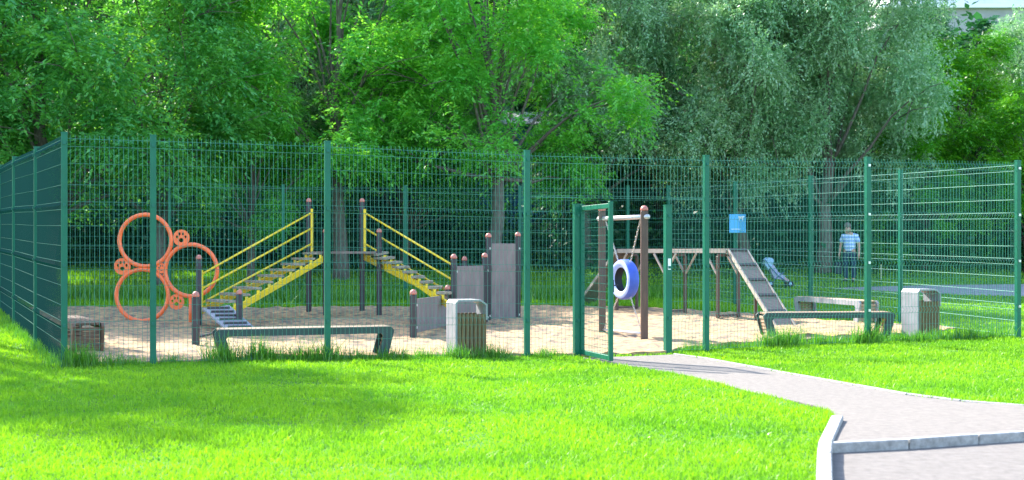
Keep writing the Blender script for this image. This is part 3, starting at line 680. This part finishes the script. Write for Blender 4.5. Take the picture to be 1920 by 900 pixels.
# ------------------------------------------------------------ buildings behind the trees
M['facade'] = mat('white_facade', (.72, .74, .76), .8, (.62, .64, .66), .6); M['gwall'] = mat('grey_wall', (.36, .36, .36), .85, (.28, .28, .28), .5, bump=.2)
M['glass'] = mat('dark_window', (.03, .05, .08), .15); M['trimw'] = mat('window_frame', (.8, .8, .8), .5); M['bluep'] = mat('blue_cladding', (.03, .17, .50), .5, (.02, .13, .40), 2)
ab = empty('apartment_building', (45, 98, 6)); tag(ab, 'white apartment block with dark windows above a grey lower wall, over the trees', 'building')
MB().box(30, 66, 95, 108, 20.6, 34).build('facade', M['facade'], ab); MB().box(29, 67, 94, 108.5, 2, 20.59).build('lower_wall', M['gwall'], ab)
MB().box(28.8, 67.2, 93.6, 95, 20.6, 20.9).build('cornice', M['trimw'], ab); MB().box(29.5, 66.5, 94.6, 108.4, 34, 34.6).build('roof', M['gwall'], ab)
for r_ in range(4):
    for k in range(11):
        x = 31.5 + k * 3.1; z = 21.7 + r_ * 3
        f_ = MB().box(x - .75, x + .75, 94.93, 95.02, z, z + 1.6).build('window', M['trimw'], ab)
        MB().box(x - .62, x + .62, 94.90, 94.928, z + .12, z + 1.48).build('pane', M['glass'], f_)
kb = empty('storage_building', (0, 49.5, 1.8)); tag(kb, 'blue clad building glimpsed between the trunks behind the bright tree', 'building')
MB().box(-1.5, 1.6, 48, 51.5, 1.5, 6.6).build('wall', M['bluep'], kb); MB().prism([(-.3, 0), (1.75, .7), (3.8, 0)], (-1.7, 47.9, 6.601), (0, 1, 0), (0, 0, 1), (3.5, 0, 0)).build('roof', M['gwall'], kb)
for x in (-.9, .0, .9):
    f_ = MB().box(x - .28, x + .28, 47.93, 48.02, 4.0, 5.6).build('window', M['trimw'], kb); MB().box(x - .22, x + .22, 47.90, 47.928, 4.08, 5.52).build('pane', M['facade'], f_)

# ------------------------------------------------------------ trees
def unit(v): return v / np.maximum(np.linalg.norm(v, axis=-1, keepdims=True), 1e-9)
def leaves(P, D, N, Ln, Wd):
    S_ = unit(np.cross(D, N)); Ln = Ln[:, None]; Wd = Wd[:, None]; n = len(P)
    dr = np.array([0, 0, -1.]) * Ln * .12
    V = np.stack([P, P + D * Ln * .45 + S_ * Wd / 2, P + D * Ln + dr, P + D * Ln * .45 - S_ * Wd / 2], 1).reshape(-1, 3)
    return V, np.arange(4 * n).reshape(n, 4)
def sprays(C, r, ns, nl, g, kind):
    """C clump centres, r clump radii; leaves set along drooping twigs."""
    n = len(C); k = n * ns; c = np.repeat(C, ns, 0); rr = np.repeat(r, ns)
    az = g.uniform(0, 2 * np.pi, k); el = g.normal({'maple': .12, 'willow': .15}.get(kind, .1), {'maple': .45, 'willow': 1.0}.get(kind, .7), k)
    d = np.stack([np.cos(az) * np.cos(el), np.sin(az) * np.cos(el), np.sin(el)], 1)
    Lw = rr * g.uniform(.55, 1.15, k); droop = {'maple': .38, 'willow': .22}.get(kind, .4) * Lw
    st = c + g.normal(0, .2, (k, 3)) * rr[:, None]
    st[:, 2] += g.normal(0, .22, k) * rr
    t = (np.arange(nl) + .5) / nl * .85 + .15
    P = st[:, None] + d[:, None] * (Lw[:, None] * t)[..., None]; P[..., 2] -= droop[:, None] * t ** 2
    D = np.repeat(d[:, None], nl, 1).copy(); D[..., 2] -= .8 * t * (.5 if kind == 'willow' else .6)
    P = P.reshape(-1, 3); D = D.reshape(-1, 3); m = len(P)
    sd = unit(np.cross(D, [0, 0, 1.])) * np.where(np.arange(m) % 2 == 0, 1, -1)[:, None]
    D = unit(D + sd * {'maple': .9, 'willow': .4}.get(kind, .9) + g.normal(0, .3, (m, 3)))
    N = unit(g.normal(0, .5, (m, 3)) + np.array([0, 0, 1.]))
    sz = {'maple': (.135, .055), 'willow': (.10, .05), 'deep': (.14, .075), 'big': (.26, .15), 'huge': (.5, .34)}[kind]
    s = g.uniform(.65, 1.25, m)
    P = P + g.normal(0, .03, (m, 3))
    return leaves(P, D, N, sz[0] * s, sz[1] * s)
def make_tree(name, kind, lm, bm_, seed, Ht, Rr, zlow, nclump, cr, ns, nl, lean=.0, layered=False):
    g = np.random.default_rng(seed); rd_ = random.Random(seed)
    root = empty(name, (0, 0, 0)); mb = MB()
    th = Ht * .80; n = 9; pts = []; x = y = 0.
    for i in range(n):
        t = i / (n - 1); pts.append(Vector((x + lean * th * t, y, th * t - .3))); x += rd_.uniform(-.2, .2); y += rd_.uniform(-.2, .2)
    mb.tube(pts, [.24 * (Ht / 11) * (1 - .82 * i / (n - 1)) * (1.25 if i == 0 else 1) for i in range(n)], 9)
    nb = 30 if kind == "willow" else 24; big = []                                         # boughs, each carrying a mass of clumps
    for i in range(nb):
        t = (i + .3) / nb; az = i * 2.4 + rd_.uniform(-.5, .5); ht = zlow + (Ht - zlow) * (t ** .9)
        u = (ht - zlow) / (Ht - zlow); prof_ = math.sin(math.pi * min(1, .25 + .72 * u)) ** .7
        rad = Rr * prof_ * rd_.uniform(.45, .95)
        c = Vector((pts[min(n - 1, int(t * n))].x + math.cos(az) * rad, pts[min(n - 1, int(t * n))].y + math.sin(az) * rad, ht)); big.append((c, Rr * (rd_.uniform(.17, .28) if kind == "willow" else rd_.uniform(.19, .33))))
        if kind == 'willow' and i % 2: continue
        s0 = pts[min(n - 2, max(3 if lm == 'bmaple' else 2, int(t * n * .75)))]
        mid = s0.lerp(c, .5) + Vector((0, 0, rd_.uniform(-.1, .5))); r0 = .062 * Ht / 11 * (1.2 - .6 * t)
        mb.tube([s0, s0.lerp(mid, .5) + Vector((rd_.uniform(-.1, .1),) * 3), mid, mid.lerp(c, .5) + Vector((rd_.uniform(-.15, .15), rd_.uniform(-.15, .15), .1)), c], [r0, r0 * .85, r0 * .65, r0 * .45, r0 * .22], 6)
        for _ in range(3):
            e = c + Vector((rd_.gauss(0, 1), rd_.gauss(0, 1), rd_.gauss(0, .5))).normalized() * Rr * .38
            s1 = mid.lerp(c, rd_.uniform(.2, 1)); mb.tube([s1, s1.lerp(e, .5) + Vector((0, 0, .12)), e], [r0 * .3, r0 * .2, r0 * .08], 5)
    mb.build('trunk', M[bm_], root, True, Z0)
    C = []
    while len(C) < nclump:
        c, b = big[int(g.integers(len(big)))] if g.random() < .95 else (Vector((0, 0, zlow + (Ht - zlow) * g.random())), Rr * .5)
        v = unit(g.normal(0, 1, 3)); q = np.array(c) + v * b * g.uniform(.55, 1.1) * np.array([1, 1, .55 if layered else .85])
        if q[2] > zlow * .7: C.append(q)
    C = np.array(C); r = cr * g.uniform(.7, 1.25, len(C))
    V, Fq = sprays(C, r, ns, nl, g, kind)
    npmesh('crown', V, Fq, M[lm], root)
    return root
def put(t, x, y, rz, s, label, name=None, first=[]):
    o = t if t not in first else copy_tree(t)
    if t not in first: first.append(t)
    o.location = (x, y, h(x, y) - .05); o.rotation_euler.z = rz; o.scale = (s, s, s); tag(o, label, 'tree', 'trees behind the dog run')
    return o
mp1 = make_tree('maple_tree', 'maple', 'bmaple', 'barkg', 11, 11, 4.0, 2.9, 170, .85, 27, 17, layered=True)
mp2 = make_tree('maple_tree', 'maple', 'maple', 'barkg', 12, 10, 4.2, 2.5, 190, .85, 27, 17, layered=True)
mp3 = make_tree('maple_tree', 'maple', 'vivid', 'bark', 13, 9, 3.3, 1.0, 150, .8, 26, 16, layered=True)
wl1 = make_tree('willow_tree', 'willow', 'willow', 'barkg', 21, 13, 4.4, 3.6, 350, .85, 36, 17)
wl2 = make_tree('willow_tree', 'willow', 'willow', 'barkg', 22, 11, 3.9, 3.0, 300, .8, 36, 17)
dp1 = make_tree('broadleaf_tree', 'deep', 'deep', 'bark', 31, 15, 4.8, 1.2, 210, 1.15, 24, 12)
tl1 = make_tree('maple_tree', 'maple', 'maple', 'barkg', 17, 14, 3.0, 8.4, 140, .8, 20, 11, layered=True)
def TX(px, Y): return (px - 960) * Y / F
for t, px, Y, rz, s, lab in (
    (mp1, 925, 36.5, .3, 1.08, 'bright green maple standing forward of the others, its trunk seen through the fence'),
    (mp2, 90, 33.2, 1.0, 1.2, 'feathery green maple behind the left end of the fence'),
    (mp2, 300, 34.6, 2.9, 1.08, 'feathery green maple above the orange hoops'),
    (mp1, 640, 37.5, 2.2, 1.1, 'light green maple above the yellow steps'),
    (mp2, -150, 31.5, 4.1, 1.15, 'feathery green maple at the left edge of the photograph'),
    (wl1, 560, 44.5, .2, 1.15, 'grey green willow with hanging twigs behind the light green maple'),
    (wl1, 1100, 42.0, 1.5, .88, 'grey green willow just right of the bright maple'),
    (wl2, 1385, 41.5, .9, 1.0, 'grey green willow above the gate'),
    (wl1, 1540, 41.0, 3.3, .98, 'tall grey green willow with the roundest crown, above the blue sign'),
    (dp1, 1245, 45.5, .6, .95, 'dark broadleaf tree in the gap between two willows'),
    (dp1, 1690, 47.0, 2.4, .62, 'dark broadleaf tree right of the tall willow'),
    (mp3, 1800, 44.0, 500, .9, 'vivid green maple below the white apartment block'),
    (mp3, 1925, 41.0, 2.5, .72, 'vivid green maple at the right edge of the photograph'),
    (mp3, 1730, 41.5, 3.9, .62, 'smallest vivid green maple, left of the other two'),
    (wl2, 1890, 50.0, 4.5, .78, 'grey green willow half hidden behind the vivid maples'),
    (dp1, 400, 48.0, 1.9, 1.0, 'dark broadleaf tree behind the orange hoops'),
    (dp1, 150, 46.0, 3.2, 1.0, 'dark broadleaf tree behind the leftmost maples'),
    (dp1, 715, 48.5, 5.0, 1.0, 'dark broadleaf tree behind the bright maple, to its left'),
    (dp1, 1450, 50.0, 4.2, 1.0, 'dark broadleaf tree behind the tall willow'),
    (mp1, 470, 35.8, 5.2, .55, 'small green maple beyond the back fence, left of the bridge deck'),
    (mp2, 760, 41.0, .7, .8, 'mid sized green maple between the two tallest light maples')):
    put(t, TX(px, Y), Y, rz, s, lab)
# trees left of the view: the ones that shade the lawn and the left half of the sand
for t, x, y, rz, s, lab in ((tl1, -13.4, 22.8, 1.7, 1.0, 'maple outside the left edge whose shadow falls on the lawn'),
                            (wl1, -19, 35, 3.7, 1.0, 'willow outside the left edge shading the left part of the sand'),
                            (mp2, -22, 29, .4, 1.1, 'maple outside the left edge, between the willow and the lawn shading one'),
                            (dp1, -25, 39, .4, 1.0, 'dark tree outside the left edge behind the willow')):
    put(t, x, y, rz, s, lab)
# undergrowth: an uncountable mass of leaves under and behind the trees
g = np.random.default_rng(5)
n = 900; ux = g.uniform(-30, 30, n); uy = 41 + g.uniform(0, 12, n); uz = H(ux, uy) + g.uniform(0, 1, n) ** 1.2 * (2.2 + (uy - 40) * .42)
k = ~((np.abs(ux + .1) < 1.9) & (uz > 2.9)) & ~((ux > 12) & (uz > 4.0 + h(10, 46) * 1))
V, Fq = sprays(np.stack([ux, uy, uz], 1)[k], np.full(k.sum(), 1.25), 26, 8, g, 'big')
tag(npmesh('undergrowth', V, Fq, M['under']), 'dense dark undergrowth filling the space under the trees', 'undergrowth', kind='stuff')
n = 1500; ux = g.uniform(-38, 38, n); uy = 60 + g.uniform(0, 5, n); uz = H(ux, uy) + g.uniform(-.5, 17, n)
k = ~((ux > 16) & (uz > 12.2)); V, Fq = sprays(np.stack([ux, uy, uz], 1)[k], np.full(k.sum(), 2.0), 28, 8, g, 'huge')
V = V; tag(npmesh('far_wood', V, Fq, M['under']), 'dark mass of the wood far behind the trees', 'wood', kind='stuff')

# ------------------------------------------------------------ grass
def blades(name, x, y, hgt, wid, m, g, lean=.55, base=0.):
    n = len(x); z = H(x, y) + base; az = g.uniform(0, 2 * np.pi, n); la = g.uniform(0, 2 * np.pi, n); le = np.abs(g.normal(0, lean, n)) * hgt
    P = np.stack([x, y, z - .005], 1); sd = np.stack([np.cos(az), np.sin(az), np.zeros(n)], 1) * wid[:, None] / 2
    ld = np.stack([np.cos(la), np.sin(la), np.zeros(n)], 1) * le[:, None]; up_ = np.zeros((n, 3)); up_[:, 2] = hgt
    v = np.stack([P - sd, P + sd, P + up_ * .55 + ld * .32 + sd * .75, P + up_ * .55 + ld * .32 - sd * .75, P + up_ + ld], 1).reshape(-1, 3)
    b = np.arange(n)[:, None] * 5
    f = np.concatenate([b + np.array([0, 1, 2]), b + np.array([0, 2, 3]), b + np.array([3, 2, 4])])
    return tag(npmesh(name, v, f, m), kind='stuff')
sandp = [tuple(p) for p in sand_poly]; pathp = [tuple(p) for p in path_poly]; lowp = [tuple(p) for p in low_poly]; farp = [tuple(p) for p in far_poly]
def clear(x, y):
    edge = .05
    k = ~inpoly(x, y, pathp) & ~inpoly(x, y, lowp) & ~inpoly(x, y, farp) & ~inpoly(x, y, sandp)
    for a, b in list(zip(leftk[:-1], leftk[1:])) + list(zip(cross[:-1], cross[1:])):
        d = np.array(b) - np.array(a); L2 = d @ d; t = np.clip(((x - a[0]) * d[0] + (y - a[1]) * d[1]) / L2, 0, 1)
        k &= np.hypot(x - a[0] - t * d[0], y - a[1] - t * d[1]) > .06
    return k
g = np.random.default_rng(3)
def scatter(n, y0, y1, pw=1., mrg=1.12):
    y = (g.uniform(y0 ** pw, y1 ** pw, n)) ** (1 / pw) if pw else np.exp(g.uniform(np.log(y0), np.log(y1), n))
    x = g.uniform(-1, 1, n) * (.4267 * y * mrg + .6); return x, y
def vn(x, y, s, o=0): return np.array([noise.noise(Vector((a * s, b * s, o))) for a, b in zip(x, y)])
x, y = scatter(520000, 7.2, 22.5, .6); k = clear(x, y); x, y = x[k], y[k]
gxn = np.linspace(-14, 14, 141); gyn = np.linspace(6, 24, 91)
NG = np.array([[noise.noise(Vector((a * 1.3, b * 1.3, 0))) + .6 * noise.noise(Vector((a * 3.5, b * 3.5, 3))) for a in gxn] for b in gyn])
nn = NG[np.clip(((y - 6) / .2).astype(int), 0, 90), np.clip(((x + 14) / .2).astype(int), 0, 140)]
hg = (.035 + .014 * g.normal(0, 1, len(x)).clip(-1.5, 2.6)) * (1 + .6 * nn)
tag(blades('lawn_grass', x, y, np.maximum(hg, .015), (.0045 + .0006 * y) * g.uniform(.7, 1.2, len(x)), M['grass'], g, .6), 'short sunlit lawn grass in front of the fence', 'grass')
x, y = scatter(150000, 22, 50, 0, 1.1); k = clear(x, y); x, y = x[k], y[k]
mh = np.where(x > 4.5 + (y - 33) * -.1, .04, .12)
tag(blades('meadow_grass', x, y, mh * g.uniform(.5, 1.6, len(x)), (.0012 * y) * g.uniform(.7, 1.3, len(x)), M['grass'], g, .5), 'longer grass behind the sand and on the bank beyond the fence', 'grass')
x, y = scatter(26000, 7.4, 20, .6); k = clear(x, y); x, y = x[k], y[k]
nn = NG[np.clip(((y * 1.0 - 6) / .2).astype(int)[::1], 0, 90), np.clip(((-x + 14) / .2).astype(int), 0, 140)]; k = nn > .28; x, y = x[k], y[k]
tag(blades('clover', x, y, .03 * g.uniform(.5, 1.5, len(x)), .02 * g.uniform(.6, 1.3, len(x)), M['tall'], g, 1.6), 'darker clover patches low in the lawn', 'clover')
# unmown tufts at the foot of the fences
tx, ty, thh = [], [], []
def tuft(p, n, sp, ht): tx.append(g.normal(p[0], sp, n)); ty.append(g.normal(p[1], sp * .6, n)); thh.append(ht * g.uniform(.45, 1.25, n))
def strip(pxs, dens, ht, off=0):
    for a, b in zip(pxs[:-1], pxs[1:]):
        p, q = on_front(a) + FN * off, on_front(b) + FN * off; k = max(2, int((q - p).length * dens * 1.7))
        for i in range(k): tuft(p.lerp(q, g.random()), 60, .10, ht * 1.35 * g.uniform(.5, 1.25))
strip((135, 200), 14, .20, -.05); strip((200, 290), 4, .12, 0); strip((290, 400), 3, .10, .05); strip((400, 500), 12, .24, .05); strip((500, 620), 9, .19, .0); strip((620, 800), 7, .13, .0)
strip((840, 930), 9, .15, -.02); strip((930, 1060), 6, .10, -.05); strip((1290, 1345), 8, .12, .1); strip((1430, 1500), 11, .22, .05); strip((1500, 1600), 6, .14, .1); strip((1600, 1650), 10, .24, .0)
strip((1650, 1740), 5, .14, 0); strip((1740, 1900), 6, .16, .05); strip((1345, 1430), 4, .10, .25)
for a, b in zip(L[:-1], L[1:]):
    for i in range(26): tuft(a.lerp(b, g.random()), 26, .12, .16)
x = np.concatenate(tx); y = np.concatenate(ty); hh = np.concatenate(thh)
tag(blades('tall_grass', x, y, hh, .004 + .0003 * y, M['tall'], g, .5), 'unmown tufts of grass along the foot of the fence', 'grass')
x = g.uniform(-14, 5, 26000); y = 29.9 + (x + 13.2) * .183 + g.normal(-.9, .7, 26000); k = clear(x, y)
tag(blades('tall_grass', x[k], y[k], .32 * g.uniform(.4, 1.3, k.sum()), np.full(k.sum(), .03), M['tall'], g, .4), 'long grass between the sand and the back fence', 'grass')
